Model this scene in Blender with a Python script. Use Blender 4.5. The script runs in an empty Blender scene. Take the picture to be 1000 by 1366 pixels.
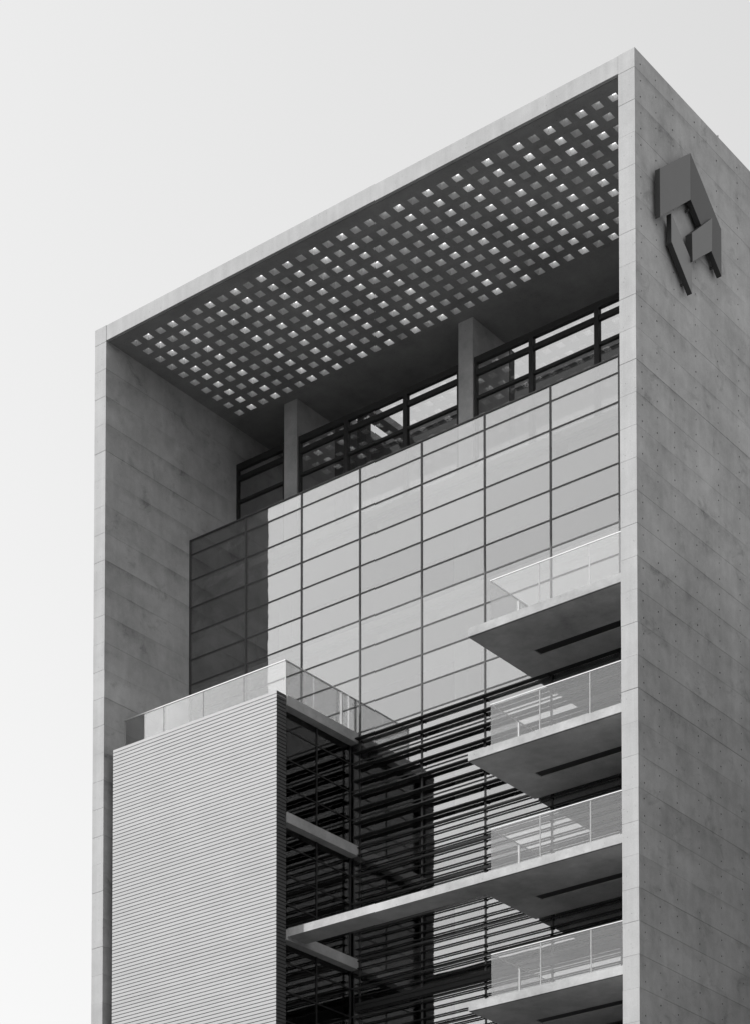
import bpy, bmesh, math, random
from mathutils import Vector
random.seed(7)
SC = bpy.context.scene
COL = SC.collection

# ------------------------------------------------------------------ camera
cam = bpy.data.cameras.new('camera')
camo = bpy.data.objects.new('camera', cam)
COL.objects.link(camo)
SC.camera = camo
camo.location = (35.68374, -57.88879, 1.6)
YAW, PITCH = 0.66686, 0.04742
camo.rotation_euler = (math.pi / 2 + PITCH, 0, YAW)
cam.sensor_fit = 'VERTICAL'
cam.sensor_height = 36.0
cam.sensor_width = 36.0
cam.lens = 36.0 * 3110.685 / 1366.0
cam.shift_x = 0.0
cam.shift_y = (2184.797 - 683.0) / 1366.0
cam.clip_start = 0.5
cam.clip_end = 6000.0

# ------------------------------------------------------------------ sky, sun, exposure
SUN_AZ = math.radians(56)      # from the front normal (-Y) towards -X
SUN_EL = math.radians(54)
world = bpy.data.worlds.new('World')
SC.world = world
world.use_nodes = True
nt = world.node_tree
for n in list(nt.nodes):
    nt.nodes.remove(n)
wo = nt.nodes.new('ShaderNodeOutputWorld')
wb = nt.nodes.new('ShaderNodeBackground')
sky = nt.nodes.new('ShaderNodeTexSky')
sky.sky_type = 'NISHITA'
sky.sun_disc = False
sky.sun_elevation = SUN_EL
sdir = Vector((-math.sin(SUN_AZ) * math.cos(SUN_EL), -math.cos(SUN_AZ) * math.cos(SUN_EL), math.sin(SUN_EL)))
sky.sun_rotation = math.atan2(sdir.x, sdir.y)
sky.air_density = 4.0
sky.dust_density = 1.0
sky.ozone_density = 1.0
bw = nt.nodes.new('ShaderNodeRGBToBW')
nt.links.new(sky.outputs[0], bw.inputs[0])
nt.links.new(bw.outputs[0], wb.inputs[0])
wb.inputs[1].default_value = 0.134
nt.links.new(wb.outputs[0], wo.inputs[0])

sun = bpy.data.lights.new('sun', 'SUN')
sun.energy = 5.0
sun.angle = math.radians(0.53)
sun.color = (1, 1, 1)
suno = bpy.data.objects.new('sun', sun)
COL.objects.link(suno)
suno.rotation_euler = (-sdir).to_track_quat('-Z', 'Y').to_euler()
suno.location = sdir * 200

SC.view_settings.view_transform = 'Standard'
SC.view_settings.look = 'None'
SC.view_settings.gamma = 1.0
SC.view_settings.use_curve_mapping = False
SC.view_settings.exposure = 0.35

# ------------------------------------------------------------------ materials
def new_mat(name):
    m = bpy.data.materials.new(name)
    m.use_nodes = True
    t = m.node_tree
    for n in list(t.nodes):
        t.nodes.remove(n)
    out = t.nodes.new('ShaderNodeOutputMaterial')
    return m, t, out

def node(t, kind, **kw):
    n = t.nodes.new(kind)
    for k, v in kw.items():
        setattr(n, k, v)
    return n

def math_node(t, op, a, b=None, clamp=False):
    n = t.nodes.new('ShaderNodeMath')
    n.operation = op
    n.use_clamp = clamp
    for i, v in enumerate((a, b)):
        if v is None:
            continue
        if isinstance(v, (int, float)):
            n.inputs[i].default_value = v
        else:
            t.links.new(v, n.inputs[i])
    return n.outputs[0]

def noise(t, vec, scale, detail=4, rough=0.6, sx=1, sy=1, sz=1):
    mp = t.nodes.new('ShaderNodeMapping')
    mp.inputs['Scale'].default_value = (sx, sy, sz)
    t.links.new(vec, mp.inputs['Vector'])
    n = t.nodes.new('ShaderNodeTexNoise')
    n.inputs['Scale'].default_value = scale
    n.inputs['Detail'].default_value = detail
    n.inputs['Roughness'].default_value = rough
    t.links.new(mp.outputs[0], n.inputs['Vector'])
    return n.outputs[0]

def plain(name, v, rough=0.6, metallic=0.0, spec=0.5, var=0.0, vscale=3.0):
    m, t, out = new_mat(name)
    b = t.nodes.new('ShaderNodeBsdfPrincipled')
    b.inputs['Roughness'].default_value = rough
    b.inputs['Metallic'].default_value = metallic
    b.inputs['Specular IOR Level'].default_value = spec
    b.inputs['Base Color'].default_value = (v, v, v, 1)
    if var:
        g = t.nodes.new('ShaderNodeNewGeometry')
        nz = noise(t, g.outputs['Position'], vscale, 5, 0.6)
        f = math_node(t, 'MULTIPLY_ADD', nz, var * 2)
        f.node.inputs[2].default_value = 1 - var
        oi = t.nodes.new('ShaderNodeObjectInfo')
        f2 = math_node(t, 'MULTIPLY_ADD', oi.outputs['Random'], var * 0.6)
        f2.node.inputs[2].default_value = 1 - var * 0.3
        k = math_node(t, 'MULTIPLY', math_node(t, 'MULTIPLY', f, f2), v)
        t.links.new(k, b.inputs['Base Color'])
    t.links.new(b.outputs[0], out.inputs[0])
    return m

def concrete(name, v, streak=0.14, blotch=0.22, lift=0.10, stain=0.0, pits=0.5, rough=0.85, bump=0.25):
    m, t, out = new_mat(name)
    b = t.nodes.new('ShaderNodeBsdfPrincipled')
    b.inputs['Roughness'].default_value = rough
    b.inputs['Specular IOR Level'].default_value = 0.25
    g = t.nodes.new('ShaderNodeNewGeometry')
    pos = g.outputs['Position']
    big = noise(t, pos, 0.45, 5, 0.62)
    mid = noise(t, pos, 2.3, 6, 0.65)
    fine = noise(t, pos, 26, 3, 0.6)
    strk = noise(t, pos, 3.2, 4, 0.6, 1, 1, 0.06)
    oi = t.nodes.new('ShaderNodeObjectInfo')

    def centred(s, amp):
        n = math_node(t, 'SUBTRACT', s, 0.5)
        return math_node(t, 'MULTIPLY', n, amp)
    f = math_node(t, 'ADD', centred(big, blotch * 2.2), 1.0)
    f = math_node(t, 'ADD', f, centred(mid, blotch * 1.1))
    f = math_node(t, 'ADD', f, centred(strk, streak * 2))
    f = math_node(t, 'ADD', f, centred(fine, 0.32))
    f = math_node(t, 'ADD', f, centred(oi.outputs['Random'], lift))
    if stain:
        # old water marks: dark, patchy veins with a shape of their own
        vo = t.nodes.new('ShaderNodeTexNoise')
        vo.inputs['Scale'].default_value = 1.1
        vo.inputs['Detail'].default_value = 9
        vo.inputs['Roughness'].default_value = 0.72
        vo.inputs['Distortion'].default_value = 0.6
        mp = t.nodes.new('ShaderNodeMapping')
        mp.inputs['Scale'].default_value = (1, 0.8, 1.1)
        t.links.new(pos, mp.inputs['Vector'])
        t.links.new(mp.outputs[0], vo.inputs['Vector'])
        r = t.nodes.new('ShaderNodeMapRange')
        r.inputs[1].default_value = 0.56
        r.inputs[2].default_value = 0.72
        r.inputs[3].default_value = 0.0
        r.inputs[4].default_value = stain
        t.links.new(vo.outputs[0], r.inputs[0])
        f = math_node(t, 'SUBTRACT', f, r.outputs[0])
        # seepage marks hanging below some of the pour joints
        sp = t.nodes.new('ShaderNodeSeparateXYZ')
        t.links.new(pos, sp.inputs[0])
        fz_n = math_node(t, 'FRACT', math_node(t, 'ADD', sp.outputs[2], 0.05))
        near = math_node(t, 'POWER', fz_n, 3.5)
        pick = noise(t, pos, 1.0, 3, 0.6, 0.3, 0.35, 1.0)
        r2 = t.nodes.new('ShaderNodeMapRange')
        r2.inputs[1].default_value = 0.44
        r2.inputs[2].default_value = 0.66
        r2.inputs[4].default_value = 0.36
        t.links.new(pick, r2.inputs[0])
        rag = noise(t, pos, 7.0, 5, 0.7, 1, 1, 0.7)
        f = math_node(t, 'SUBTRACT', f, math_node(t, 'MULTIPLY', math_node(t, 'MULTIPLY', near, r2.outputs[0]), math_node(t, 'MULTIPLY', rag, 1.8)))
    # bug holes
    if pits:
        vor = t.nodes.new('ShaderNodeTexVoronoi')
        vor.inputs['Scale'].default_value = 5.0
        t.links.new(pos, vor.inputs['Vector'])
        r = t.nodes.new('ShaderNodeMapRange')
        r.inputs[1].default_value = 0.03
        r.inputs[2].default_value = 0.10
        r.inputs[3].default_value = pits
        r.inputs[4].default_value = 0.0
        t.links.new(vor.outputs['Distance'], r.inputs[0])
        f = math_node(t, 'SUBTRACT', f, r.outputs[0])
    k = math_node(t, 'MAXIMUM', math_node(t, 'MULTIPLY', f, v), 0.02)
    t.links.new(k, b.inputs['Base Color'])
    if bump:
        bp = t.nodes.new('ShaderNodeBump')
        bp.inputs['Strength'].default_value = bump
        bp.inputs['Distance'].default_value = 0.02
        h = math_node(t, 'ADD', math_node(t, 'MULTIPLY', mid, 0.6), math_node(t, 'MULTIPLY', fine, 0.4))
        t.links.new(h, bp.inputs['Height'])
        t.links.new(bp.outputs[0], b.inputs['Normal'])
    t.links.new(b.outputs[0], out.inputs[0])
    return m

def glass(name, refl, trans, rough=0.0, tone=0.95, wave=False):
    """coated pane: part mirror, part tinted see-through; more mirror at grazing angles"""
    m, t, out = new_mat(name)
    gl = t.nodes.new('ShaderNodeBsdfGlossy')
    gl.inputs['Color'].default_value = (tone, tone, tone, 1)
    gl.inputs['Roughness'].default_value = rough
    tr = t.nodes.new('ShaderNodeBsdfTransparent')
    tr.inputs['Color'].default_value = (trans, trans, trans, 1)
    lw = t.nodes.new('ShaderNodeLayerWeight')
    lw.inputs['Blend'].default_value = 0.25
    f = math_node(t, 'MULTIPLY', lw.outputs['Fresnel'], 0.6)
    f = math_node(t, 'ADD', f, refl, clamp=True)
    if wave:
        # roller wave of tempered panes, and coating batches that differ a little
        oi = t.nodes.new('ShaderNodeObjectInfo')
        f = math_node(t, 'ADD', f, math_node(t, 'MULTIPLY', math_node(t, 'SUBTRACT', oi.outputs['Random'], 0.5), 0.06))
        g = t.nodes.new('ShaderNodeNewGeometry')
        h = noise(t, g.outputs['Position'], 0.9, 2, 0.4, 1, 1, 1.6)
        bp = t.nodes.new('ShaderNodeBump')
        bp.inputs['Strength'].default_value = 0.6
        bp.inputs['Distance'].default_value = 0.004
        t.links.new(h, bp.inputs['Height'])
        t.links.new(bp.outputs[0], gl.inputs['Normal'])
    mx = t.nodes.new('ShaderNodeMixShader')
    t.links.new(f, mx.inputs[0])
    t.links.new(tr.outputs[0], mx.inputs[1])
    t.links.new(gl.outputs[0], mx.inputs[2])
    t.links.new(mx.outputs[0], out.inputs[0])
    return m

M = {}
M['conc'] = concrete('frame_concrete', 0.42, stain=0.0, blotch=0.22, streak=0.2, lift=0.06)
M['conc_side'] = concrete('side_wall_concrete', 0.49, stain=0.36, blotch=0.42, streak=0.12, lift=0.08, pits=0.35)
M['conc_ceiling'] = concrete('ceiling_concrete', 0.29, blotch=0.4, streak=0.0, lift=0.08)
M['conc_soffit'] = concrete('slab_concrete', 0.42, blotch=0.55, streak=0.06, lift=0.04, bump=0.4)
M['coffer_light'] = plain('coffer_pale_lining', 0.60, 0.7, var=0.08)
M['dark_paint'] = plain('dark_painted_frame', 0.025, 0.45, spec=0.3)
M['mullion'] = plain('mullion_metal', 0.055, 0.4, spec=0.4)
M['blade'] = plain('louver_blade_metal', 0.035, 0.8, spec=0.1, var=0.1)
M['bay_side'] = plain('bay_side_metal', 0.085, 0.6, spec=0.3, var=0.1)

def diffuser(name, v, spread):
    m, t, out = new_mat(name)
    a = t.nodes.new('ShaderNodeBsdfTranslucent')
    oi = t.nodes.new('ShaderNodeObjectInfo')      # transmission differs at random from coffer to coffer
    k = math_node(t, 'MULTIPLY', oi.outputs['Random'], spread * v)
    t.links.new(math_node(t, 'ADD', k, v * (1 - spread * .5)), a.inputs['Color'])
    t.links.new(a.outputs[0], out.inputs[0])
    return m
M['diffuser'] = diffuser('skylight_diffuser', 0.78, 0.4)
M['diffuser_dim'] = diffuser('skylight_diffuser_dim', 0.68, 1.2)  # lids of the dim coffer lines; their transmission varies more
M['slat'] = plain('slat_metal', 0.43, 0.5, spec=0.5, var=0.11, vscale=0.7)
M['slat_back'] = plain('slat_backing', 0.09, 0.8)
M['rail'] = plain('steel_handrail', 0.72, 0.3, metallic=0.6)
M['post_dark'] = plain('dark_post', 0.09, 0.5)
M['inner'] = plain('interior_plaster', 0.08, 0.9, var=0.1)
M['streak_white'] = plain('interior_streak_white', 0.85, 0.8)  # whitened so slab beams read as sunlit streaks behind the glass
M['inner_pale'] = plain('interior_ceiling', 0.55, 0.9, var=0.06)
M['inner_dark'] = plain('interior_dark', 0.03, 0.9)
M['glass'] = glass('reflective_pane', 0.275, 0.66, wave=True)
M['glass_flank'] = glass('flank_pane', 0.03, 0.4)
M['glass_band'] = glass('penthouse_pane', 0.09, 0.93)
M['glass_rail'] = glass('railing_pane', 0.075, 0.95)
M['glass_terrace'] = glass('terrace_railing_pane', 0.13, 0.93)
M['plate_side'] = plain('emblem_side_shade', 0.045, 0.5)  # side faces darkened, shade put into their colour
M['plate_a'] = plain('emblem_plate_slate', 0.145, 0.45, var=0.07, vscale=1.5)
M['plate_b'] = plain('emblem_plate_charcoal', 0.075, 0.45, var=0.07, vscale=1.5)
M['plate_c'] = plain('emblem_plate_grey', 0.19, 0.45, var=0.07, vscale=1.5)
M['plate_d'] = plain('emblem_plate_pale_grey', 0.25, 0.45, var=0.07, vscale=1.5)
M['unseen_floor'] = plain('bounce_cut_floor', 0.07, 0.8, var=0.15, vscale=2)  # unseen floors, coloured dark to cut light bounced onto the soffits
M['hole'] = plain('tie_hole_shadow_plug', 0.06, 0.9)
M['ground'] = plain('asphalt_ground', 0.05, 0.9, var=0.2, vscale=0.4)
M['shade_block'] = plain('shade_block_cladding', 0.10, 0.8, var=0.12, vscale=0.6)

# ------------------------------------------------------------------ helpers
WLOC = {}          # world position of every object (no parent is rotated)
MESH = {}

def link(name, data, loc, parent=None):
    o = bpy.data.objects.new(name, data)
    COL.objects.link(o)
    loc = Vector(loc)
    WLOC[o.name] = loc
    if parent is not None:
        o.parent = parent
        o.location = loc - WLOC[parent.name]
    else:
        o.location = loc
    return o

def bm_mesh(name, bm, mat):
    me = bpy.data.meshes.new(name)
    bm.to_mesh(me)
    bm.free()
    mats = mat if isinstance(mat, (list, tuple)) else [mat]
    for k in mats:
        me.materials.append(k)
    return me

def add_box(bm, x0, x1, y0, y1, z0, z1, mi=0):
    r = bmesh.ops.create_cube(bm, size=1.0)
    for v in r['verts']:
        v.co = Vector((x0 + (v.co.x + .5) * (x1 - x0), y0 + (v.co.y + .5) * (y1 - y0), z0 + (v.co.z + .5) * (z1 - z0)))
    for f in {f for v in r['verts'] for f in v.link_faces}:
        f.material_index = mi
    return r['verts']

def box_mesh(sx, sy, sz, mat, bev=0.0):
    key = (round(sx, 4), round(sy, 4), round(sz, 4), mat.name, bev)
    if key not in MESH:
        bm = bmesh.new()
        add_box(bm, -sx / 2, sx / 2, -sy / 2, sy / 2, -sz / 2, sz / 2)
        if bev:
            bmesh.ops.bevel(bm, geom=list(bm.edges), offset=bev, segments=1, affect='EDGES')
        MESH[key] = bm_mesh('box', bm, mat)
    return MESH[key]

def box(name, x0, x1, y0, y1, z0, z1, mat, parent=None, bev=0.0):
    me = box_mesh(x1 - x0, y1 - y0, z1 - z0, mat, bev)
    return link(name, me, ((x0 + x1) / 2, (y0 + y1) / 2, (z0 + z1) / 2), parent)

def multi(name, boxes, mat, parent=None, loc=(0, 0, 0)):
    """several boxes of ONE part in one mesh; (x0,x1,y0,y1,z0,z1[,mat index])"""
    L = Vector(loc)
    bm = bmesh.new()
    for b in boxes:
        add_box(bm, b[0] - L.x, b[1] - L.x, b[2] - L.y, b[3] - L.y, b[4] - L.z, b[5] - L.z, b[6] if len(b) > 6 else 0)
    return link(name, bm_mesh(name, bm, mat), loc, parent)

def tag(o, label=None, cat=None, group=None, kind=None):
    if label: o['label'] = label
    if cat: o['category'] = cat
    if group: o['group'] = group
    if kind: o['kind'] = kind
    return o

# ------------------------------------------------------------------ dimensions (metres)
ZT = 52.549                 # top of the frame
W = 22.68                   # width of the frame
CT = 0.584                  # wall thickness
BT = 0.569                  # roof edge thickness
ZC = ZT - BT                # ceiling
D = 18.0                    # depth of the tower
XR = -CT                    # inner face of the near side wall
XL = -W + 0.564             # inner face of the far side wall
YG = 4.443                  # main glass
YF = 0.60                   # balcony front
S = 4.0
Z1 = 36.968                 # top of the highest balcony
LOW = 15.0                  # fine detail stops here, well below the picture

# ------------------------------------------------------------------ ground
gm = bmesh.new()
for x, y in ((-3000, -3000), (3000, -3000), (3000, 3000), (-3000, 3000)):
    gm.verts.new((x, y, 0))
gm.faces.new(gm.verts)
tag(link('ground', bm_mesh('ground', gm, M['ground']), (0, 0, 0)), kind='structure')

# ------------------------------------------------------------------ the tower
tower = link('office_tower', None, (-W / 2, D / 2, 0))
tag(tower, 'tall concrete framed office tower with coffered canopy, mirrored glazing and cantilevered balconies', 'building')

# side walls: a core with one-metre pours of concrete, joints slightly recessed
def pour_mesh(sx, sy, sz, mat):
    key = ('pour', sx, sy, sz)
    if key not in MESH:
        bm = bmesh.new()
        add_box(bm, -sx / 2, sx / 2, -sy / 2, sy / 2, -sz / 2, sz / 2)
        bmesh.ops.bevel(bm, geom=list(bm.edges), offset=.0045, segments=1, affect='EDGES')
        bm.normal_update()
        for f in bm.faces:
            f.material_index = 1 if f.normal.y < -.5 else 0
        MESH[key] = bm_mesh('concrete_pour', bm, [mat, M['conc']])
    return MESH[key]

def side_wall(x0, x1, mat, outer_sign):
    core = box('side_wall', x0 + 0.02, x1 - 0.02, 0.02, D, 0.0, ZT - 0.02, mat, tower)
    zs = [ZT] + [z - 0.05 for z in range(52, 0, -1)] + [0.0]
    for a, b_ in zip(zs[:-1], zs[1:]):
        dx = random.uniform(-0.0025, 0.0025)
        dy = random.uniform(-0.0035, 0.0035)
        g = random.choice((0.0015, 0.002, 0.003, 0.004, 0.008))
        sx, sy, sz = x1 - x0, D + 0.03, round(a - b_ - g, 3)
        me = pour_mesh(sx, sy, sz, mat)
        link('concrete_pour', me, ((x0 + x1) / 2 + dx, sy / 2 + dy, b_ + g + sz / 2), core)
    return core
near_wall = side_wall(-CT, 0.0, M['conc_side'], 1)
far_wall = side_wall(-W, XL, M['conc_side'], -1)

# formwork tie holes in the near wall: too small and too many to pick apart
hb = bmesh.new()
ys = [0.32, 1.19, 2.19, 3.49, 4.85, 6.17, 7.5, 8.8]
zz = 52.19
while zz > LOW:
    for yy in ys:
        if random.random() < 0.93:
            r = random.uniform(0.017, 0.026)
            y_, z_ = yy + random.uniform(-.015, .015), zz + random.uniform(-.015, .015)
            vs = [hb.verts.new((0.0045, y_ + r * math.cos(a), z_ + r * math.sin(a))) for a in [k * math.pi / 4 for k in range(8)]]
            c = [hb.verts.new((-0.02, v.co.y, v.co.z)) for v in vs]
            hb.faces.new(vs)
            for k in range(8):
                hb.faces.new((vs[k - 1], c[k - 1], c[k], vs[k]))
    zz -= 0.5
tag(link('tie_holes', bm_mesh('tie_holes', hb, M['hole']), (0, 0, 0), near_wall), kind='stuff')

# roof edge beam along the front
roof = box('roof_edge', XL + .002, XR - .002, 0.004, 0.12, ZC, ZT - 0.003, M['conc'], tower, 0.010)

# coffered ceiling: 35 x 10 coffers, alternate lines open to the sky
PX, PY = 0.5926, 0.6185
X0c, Y0c = -21.37, 0.78
NX, NY = 35, 10
OPEN_LINES = {1, 3, 6, 8, 10, 12, 14, 16} | set(range(20, 35, 2))

def coffer_bm(bm, cx, cy, opened, jit=0.0):
    h = 0.145
    T = 0.19
    top = 0.115 if opened else 0.07
    def ring(rx, ry, z):
        return [bm.verts.new((cx + a * rx, cy + b * ry, z)) for a, b in ((-1, -1), (1, -1), (1, 1), (-1, 1))]
    o0 = ring(PX / 2, PY / 2, 0)
    i0 = ring(h, h, 0)
    i1 = ring(top, top, T)
    o1 = ring(PX / 2, PY / 2, T)
    def strip(a, b, mi):
        for k in range(4):
            f = bm.faces.new((a[k - 1], a[k], b[k], b[k - 1]))
            f.material_index = mi
    strip(o0, i0, 0)
    strip(i0, i1, 1)
    strip(i1, o1, 0)
    f = bm.faces.new(i1)
    f.material_index = 2 if opened else 3
cmats = [M['conc_ceiling'], M['coffer_light'], M['diffuser'], M['diffuser_dim']]
cm = {}
for op in (True, False):
    bm = bmesh.new()
    coffer_bm(bm, 0, 0, op)
    bmesh.ops.recalc_face_normals(bm, faces=list(bm.faces))
    cm[op] = bm_mesh('coffer', bm, cmats)
xa, xb = X0c - PX / 2, X0c + (NX - 1) * PX + PX / 2
ya, yb = Y0c - PY / 2, Y0c + (NY - 1) * PY + PY / 2
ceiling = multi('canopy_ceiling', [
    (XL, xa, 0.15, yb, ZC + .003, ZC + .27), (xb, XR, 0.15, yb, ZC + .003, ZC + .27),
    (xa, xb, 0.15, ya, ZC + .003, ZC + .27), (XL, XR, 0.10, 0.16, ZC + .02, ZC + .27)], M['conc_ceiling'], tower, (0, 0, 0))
far_bm = bmesh.new()
for i in range(NX):
    for j in range(NY):
        cx, cy = X0c + i * PX, Y0c + j * PY
        if i >= 5:
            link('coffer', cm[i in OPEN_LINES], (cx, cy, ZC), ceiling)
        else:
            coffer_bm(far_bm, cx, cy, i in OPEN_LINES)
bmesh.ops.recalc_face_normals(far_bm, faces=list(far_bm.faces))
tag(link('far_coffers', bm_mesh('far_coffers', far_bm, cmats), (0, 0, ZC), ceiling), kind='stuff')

# roof behind the coffers, with an open light well
YW0, YW1 = 9.25, 11.46
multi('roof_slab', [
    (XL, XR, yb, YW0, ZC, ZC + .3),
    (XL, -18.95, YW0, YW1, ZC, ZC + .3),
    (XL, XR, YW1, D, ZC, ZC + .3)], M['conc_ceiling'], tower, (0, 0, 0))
box('light_well_beam', -17.92, -17.40, YW0 + .003, YW1 - .003, ZC + .01, ZC + .28, M['conc_ceiling'], tower)
box('light_well_beam', -18.97, -18.5, YW0 + .003, YW1 - .003, ZC + .02, ZC + .28, M['conc_ceiling'], tower)
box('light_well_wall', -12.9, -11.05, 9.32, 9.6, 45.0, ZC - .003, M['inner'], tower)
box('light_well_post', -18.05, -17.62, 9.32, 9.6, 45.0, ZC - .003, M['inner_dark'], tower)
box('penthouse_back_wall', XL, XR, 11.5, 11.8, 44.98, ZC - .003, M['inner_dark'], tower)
box('light_well_dark_edge', XL + .004, XR - .004, YW1 - .012, YW1 - .002, ZC - .004, ZC + .31, M['inner_dark'], tower)  # dark sheet added to cover the sunlit edge of the roof slab
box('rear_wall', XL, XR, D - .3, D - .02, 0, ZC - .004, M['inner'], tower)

# fin columns of the penthouse
for cx in (-19.36, -11.32, -3.28):
    col = box('column', cx - .315, cx + .315, 6.96, 9.2, 44.98, ZC - .004, M['conc_soffit'], tower, 0.008)

# ------------------------------------------------------------------ curtain wall
MX = [XL + .03] + [-22.0 + 2.66 * k for k in range(1, 8)] + [XR - .03]
MX[1:8] = [-19.34, -16.69, -14.03, -11.36, -8.71, -6.05, -3.39]
ROWS = [46.455, 45.91, 44.94, 43.90, 42.92, 41.92, 40.98, 39.93, 38.97, 37.95, 36.98]
z = 35.95
while z > LOW:
    ROWS.append(round(z, 3))
    z -= 0.9965
wall_f = multi('curtain_wall', [
    (XL + .002, XR - .002, YG - .035, YG + .10, 46.44, 46.48),
    (XL + .003, XL + .05, YG - .035, YG + .09, LOW, 46.435),
    (XR - .05, XR - .003, YG - .035, YG + .09, LOW, 46.435)], M['mullion'], tower, (0, 0, 0))
for x in MX[1:-1]:
    box('mullion', x - .032, x + .032, YG - .022, YG + .09, LOW, 46.432, M['mullion'], wall_f)
for zr in ROWS[1:]:
    box('transom', XL + .05, XR - .05, YG - .016, YG + .08, zr - .024, zr + .024, M['mullion'], wall_f)
for i in range(len(MX) - 1):
    for j in range(len(ROWS) - 1):
        o = box('glass_pane', MX[i] + .01, MX[i + 1] - .01, YG, YG + .012, ROWS[j + 1] + .004, ROWS[j] - .004, M['glass'], wall_f)
        o.rotation_euler = (random.gauss(0, 0.0006), 0, random.gauss(0, 0.0006))

# floors and rooms behind the glass
for k in range(0, 12):
    zt = 44.968 - S * k
    fl = box('floor_slab', XL + .002, XR - .002, YG + .30, D - .3, zt - .42, zt, M['inner_pale'], tower)
    if k < 8:
        box('slab_edge_streak', XL + .01, XR - .01, YG + .14, YG + .28, zt - .34, zt - .10, M['streak_white'], fl)  # white slab beam that draws the pale light streak
        for kk in range(8):
            box('ceiling_light_trough', MX[kk] + .35, MX[kk + 1] - .15, YG + .5, YG + .62, zt - .66 - .04 * (kk % 2), zt - .425, M['streak_white'], fl)
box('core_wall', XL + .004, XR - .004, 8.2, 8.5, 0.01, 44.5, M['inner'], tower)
for cx in (-19.36, -11.32, -3.28):
    box('lower_column', cx - .31, cx + .31, 6.7, 7.4, 0.01, 44.96, M['inner_pale'], tower)

# ------------------------------------------------------------------ penthouse glazing, set back behind the terrace
YB = 7.075
bandm = [-22.05, -19.72, -19.0, -16.74, -14.05, -11.68, -10.96, -8.57, -5.89, -3.62, -2.94, XR - .02]
fr = []
for a, b_ in ((XL + .003, -19.70), (-19.02, -11.66), (-10.98, -3.62), (-2.94, XR - .003)):
    fr.append((a, b_, YB - .06, YB + .09, 50.29, 50.52))
    fr.append((a, b_, YB - .05, YB + .08, 49.86, 50.04))
    fr.append((a, b_, YB - .05, YB + .08, 48.99, 49.09))
    fr.append((a, b_, YB - .05, YB + .08, 46.2, 46.4))
    fr.append((a, a + .09, YB - .055, YB + .085, 45.0, 50.289))
    fr.append((b_ - .09, b_, YB - .055, YB + .085, 45.0, 50.289))
pent = multi('penthouse_glazing', fr, M['dark_paint'], tower, (0, 0, 0))
for x in (-16.74, -14.05, -8.57, -5.89):
    box('mullion', x - .09, x + .09, YB - .075, YB + .10, 45.0, 50.30, M['dark_paint'], pent)
for a, b_ in ((XL + .05, -19.75), (-19.0, -16.8), (-16.7, -14.1), (-14.0, -11.7), (-10.95, -8.62), (-8.52, -5.95), (-5.84, -3.68), (-2.9, -.65)):
    for z0, z1 in ((50.03, 50.31), (49.08, 49.87), (46.39, 49.0)):
        box('glass_pane', a, b_, YB, YB + .012, z0, z1, M['glass_band'], pent)

# ------------------------------------------------------------------ sun louvers in front of the lower glass
blades = [(36.70, .22, .03)]
zb = 36.20
while zb > 33.1:
    blades.append((zb, .22, .03))
    zb -= 0.4985
base = 32.0
while base > LOW + 1:
    for fr_ in (.87, .61, .30, .07):
        blades.append((base + fr_, .088, .02))
    base -= 1.0
XLB = -14.16
for zc, dep, th in blades:
    box('louver_blade', XLB, XR - .004, YG - .035 - dep, YG - .035, zc - th / 2, zc + th / 2, M['blade'], wall_f)
    for x in MX[4:8]:
        box('blade_bracket', x - .022, x + .022, YG - .035 - dep * .95, YG - .024, zc - th / 2 - .03, zc - th / 2 - .003, M['blade'], wall_f)
box('spandrel_panel', XLB, XR - .003, YG - .10, YG - .05, 27.12, 27.40, M['blade'], wall_f)

# ------------------------------------------------------------------ louvered bay
BX0, BX1, BY, BZ = -21.736, -14.111, 0.084, 36.937
bay = multi('louvered_bay', [
    (BX0 + .04, -15.2, BY + .10, YG - .10, 0.0, BZ - .12),
    (-15.2, BX1 - .06, BY + .10, .55, 0.0, BZ - .12)], M['slat_back'], tower, (0, 0, 0))
PITCH_S = 0.1245
sb = bmesh.new()
fh = PITCH_S - .026
add_box(sb, BX0, BX1 - .036, BY, BY + .035, 0, fh)
add_box(sb, BX1 - .036, BX1, BY, BY + .003, 0, fh)
add_box(sb, BX1 - .035, BX1 - .001, BY + .004, .585, .001, fh - .001, 1)
slat_me = bm_mesh('slat', sb, [M['slat'], M['bay_side']])
nsl = int((BZ - LOW) / PITCH_S)
for k in range(nsl):
    link('slat', slat_me, (0, 0, BZ - fh - k * PITCH_S), bay)
# the bay's floor slabs, their edges showing on its glazed flank
for k in range(6):
    zt = Z1 - .02 - S * k
    box('bay_floor_slab', -15.3, -14.061, .59, YG - .03, zt - .36, zt, M['conc_soffit'], bay, 0.008)
box('terrace_floor', BX0 + .02, -15.3, BY + .12, YG - .03, BZ - .11, BZ - .05, M['unseen_floor'], bay)
# glazed flank
XS = -14.39
flank = multi('bay_flank_frame', [(XS - .06, XS + .016, .60, .66, LOW, 36.58), (XS - .06, XS + .016, YG - .13, YG - .06, LOW, 36.58)], M['dark_paint'], bay, (0, 0, 0))
box('mullion', XS - .05, XS + .018, 2.49, 2.55, LOW, 36.58, M['dark_paint'], flank)
fz = [36.58] + [r for r in ROWS if r < 36.5]
for zr in fz[1:]:
    box('transom', XS - .05, XS + .014, .66, YG - .13, zr - .02, zr + .02, M['dark_paint'], flank)
for a, b_ in ((.64, 2.51), (2.53, YG - .08)):
    for j in range(len(fz) - 1):
        if abs((fz[j] - 36.58) % 4) < .01 and j:
            continue
        o = box('glass_pane', XS - .012, XS, a, b_, fz[j + 1] + .004, fz[j] - .004, M['glass_flank'], flank)
        o.rotation_euler = (0, random.gauss(0, .0006), random.gauss(0, .0006))

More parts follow.
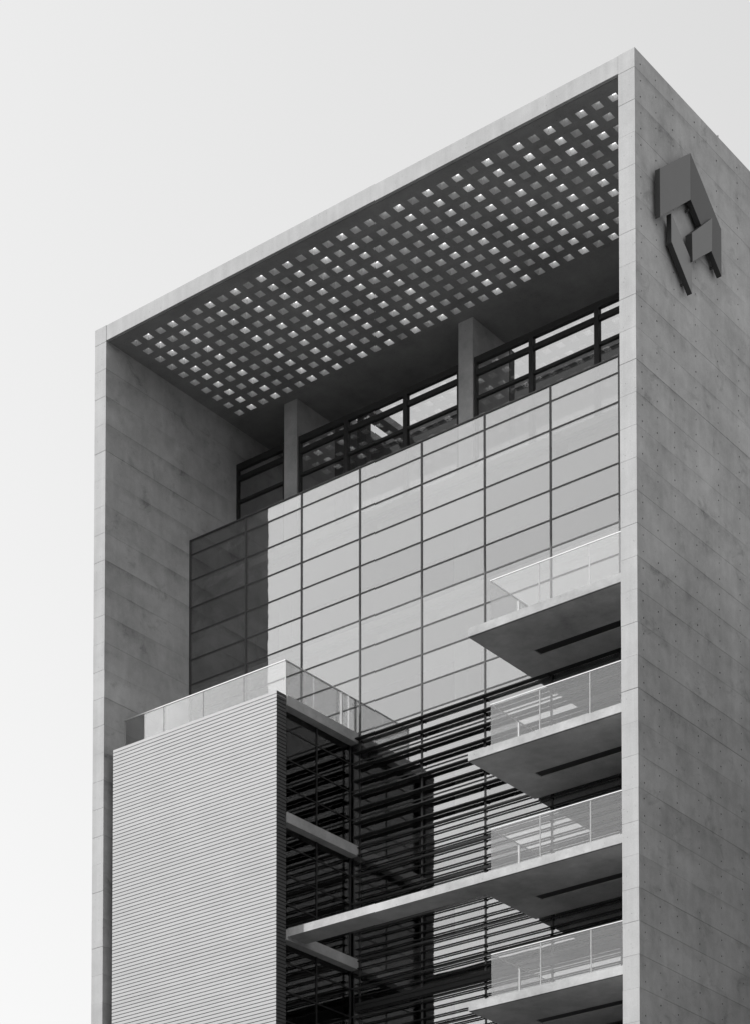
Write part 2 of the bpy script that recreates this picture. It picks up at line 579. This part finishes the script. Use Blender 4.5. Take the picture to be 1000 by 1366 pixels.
# terrace railing on the bay
YR, ZR = 1.03, 38.44
rail = multi('terrace_railing', [
    (XL + .01, -14.52, YR - .02, YR + .02, ZR - .015, ZR + .02),
    (-14.56, -14.52, YR + .02, YG - .03, ZR - .015, ZR + .02)], M['rail'], tower, (0, 0, 0))
px = [XL + .02, -20.18, -18.29, -16.40, -14.55]
for a, b_ in zip(px[:-1], px[1:]):
    box('glass_panel', a + .012, b_ - .012, YR - .006, YR + .006, 36.90, ZR - .016, M['glass_terrace'], rail)
for x in px[1:-1]:
    box('post', x - .022, x + .022, YR + .01, YR + .06, 36.9, ZR - .02, M['post_dark'], rail)
box('post', -14.562, -14.53, YR + .005, YR + .04, 36.93, ZR - .016, M['rail'], rail)
box('post', -14.56, -14.50, 4.02, 4.08, 36.9, ZR - .016, M['rail'], rail)
for a, b_ in ((YR + .03, 2.53), (2.55, 4.02), (4.08, YG - .04)):
    box('glass_panel', -14.546, -14.534, a, b_, 36.95, ZR - .016, M['glass_rail'], rail)

# ------------------------------------------------------------------ balconies
XB0 = -6.644
def balcony(k):
    zt = Z1 - S * k
    zb_ = zt - .27
    xl = -14.06 if k == 2 else XB0
    X1, Y1 = XR - .003, YG - .10
    sl0, sl1, slx = 2.64, 3.04, -5.50
    bs = [(XB0, X1, YF, sl0, zb_, zt), (XB0, X1, sl1, Y1, zb_, zt), (XB0, slx, sl0, sl1, zb_, zt), (slx, X1, sl0, sl1, zt - .12, zt - .003)]
    if k == 2:
        bs.append((xl, XB0, YF, 1.55, zb_, zt))
    sl = multi('balcony_slab', bs, M['conc_soffit'], tower, (0, 0, 0))
    box('dark_unseen_floor', XB0 + .25, X1 - .01, YF + .2, Y1 - .01, zt - .001, zt + .02, M['unseen_floor'], sl)  # unseen layer added to reduce bounce light on the soffit above
    box('drip_groove_shade', XB0 + .02, X1 - .002, YF + .05, YF + .075, zb_ - .006, zb_ + .01, M['post_dark'], sl)  # dark strip standing in for the shade of a drip groove
    box('slot_shade_insert', slx + .002, X1 - .002, sl0 + .002, sl1 - .002, zb_ + .03, zt - .125, M['dark_paint'], sl)  # dark insert that paints the shade inside the slot
    zr = zt + 1.52
    yr = 1.0
    hr = multi('handrail', [(-6.05, X1, yr - .014, yr + .014, zr - .014, zr + .014), (-6.064, -6.036, yr + .014, YG - .12, zr - .014, zr + .014)], M['rail'], sl, (0, 0, 0))
    xs = [-6.05, -4.20, -2.35, X1]
    for a, b_ in zip(xs[:-1], xs[1:]):
        box('glass_panel', a + .01, b_ - .01, yr - .006, yr + .006, zt + .04, zr - .02, M['glass_rail'], sl)
    for x in xs[1:-1]:
        box('post', x - .014, x + .014, yr + .012, yr + .045, zt, zr - .019, M['rail'], sl)
    box('post', -6.066, -6.034, 2.55, 2.60, zt, zr - .019, M['rail'], sl)
    for a, b_ in ((yr + .03, 2.54), (2.61, YG - .14)):
        box('glass_panel', -6.056, -6.044, a, b_, zt + .04, zr - .02, M['glass_rail'], sl)
    return sl
for k in range(5):
    balcony(k)

# ------------------------------------------------------------------ emblem on the near wall
em = link('wall_emblem', None, (0.0, 2.7, 46.2))
tag(em, 'dark grey emblem of folded angular plates bolted to the concrete side wall', 'sign')
def plate(name, pts, x0, x1, mat):
    bm = bmesh.new()
    L = WLOC[em.name]
    a = [bm.verts.new((x1 - L.x, y - L.y, z_ - L.z)) for y, z_ in pts]
    b_ = [bm.verts.new((x0 - L.x, y - L.y, z_ - L.z)) for y, z_ in pts]
    bm.faces.new(a)
    bm.faces.new(list(reversed(b_)))
    n = len(pts)
    for k in range(n):
        bm.faces.new((a[k - 1], b_[k - 1], b_[k], a[k]))
    bmesh.ops.recalc_face_normals(bm, faces=list(bm.faces))
    bmesh.ops.bevel(bm, geom=list(bm.edges), offset=.006, segments=1, affect='EDGES')
    bm.normal_update()
    for f in bm.faces:
        f.material_index = 0 if f.normal.x > .3 else 1
    return link(name, bm_mesh(name, bm, [mat, M['plate_side']]), L, em)
plate('plate', [(.955, 49.20), (2.775, 50.685), (2.775, 49.20), (.965, 47.69)], .10, .280, M['plate_a'])
plate('plate', [(2.785, 50.685), (4.65, 49.25), (4.65, 47.72), (2.785, 49.195)], .10, .276, M['plate_b'])
plate('plate', [(2.70, 48.07), (3.94, 49.20), (3.915, 48.14), (2.73, 47.18)], .12, .36, M['plate_c'])
plate('plate', [(1.61, 48.155), (1.615, 47.255), (2.825, 46.24), (2.825, 47.26)], .10, .278, M['plate_d'])
for y, z_ in ((1.15, 47.95), (2.3, 48.95), (1.3, 49.3), (2.2, 50.1), (2.9, 49.0), (3.6, 48.3), (4.4, 47.95), (1.75, 47.3), (2.6, 46.5), (3.0, 47.5), (3.7, 48.05)):
    box('anchor', -.01, .13, y - .03, y + .03, z_ - .03, z_ + .03, M['plate_b'], em)

multi('lightning_stub', [(-.10, -.07, 5.09, 5.12, ZT - .02, ZT + .16), (-.13, -.04, 5.05, 5.16, ZT - .01, ZT + .03)], M['mullion'], tower, (0, 0, 0))

# ------------------------------------------------------------------ unseen block, added to darken the lower part of the side wall
nb = link('unseen_shade_block', None, (20, 8, 0))
tag(nb, 'unseen dark block added beside the concrete tower to shade its side wall', 'building')
body = box("wall", 9, 28, -3, 24, 0, 40, M["shade_block"], nb)
for fz_ in range(9):
    for k in range(7):
        y = -2 + k * 3.7
        z_ = 3 + fz_ * 4.1
        w = box('window', 8.96, 9.02, y, y + 2.6, z_, z_ + 2.2, M['mullion'], nb)
        box('pane', 8.945, 8.955, y + .08, y + 2.52, z_ + .08, z_ + 2.12, M['glass'], w)
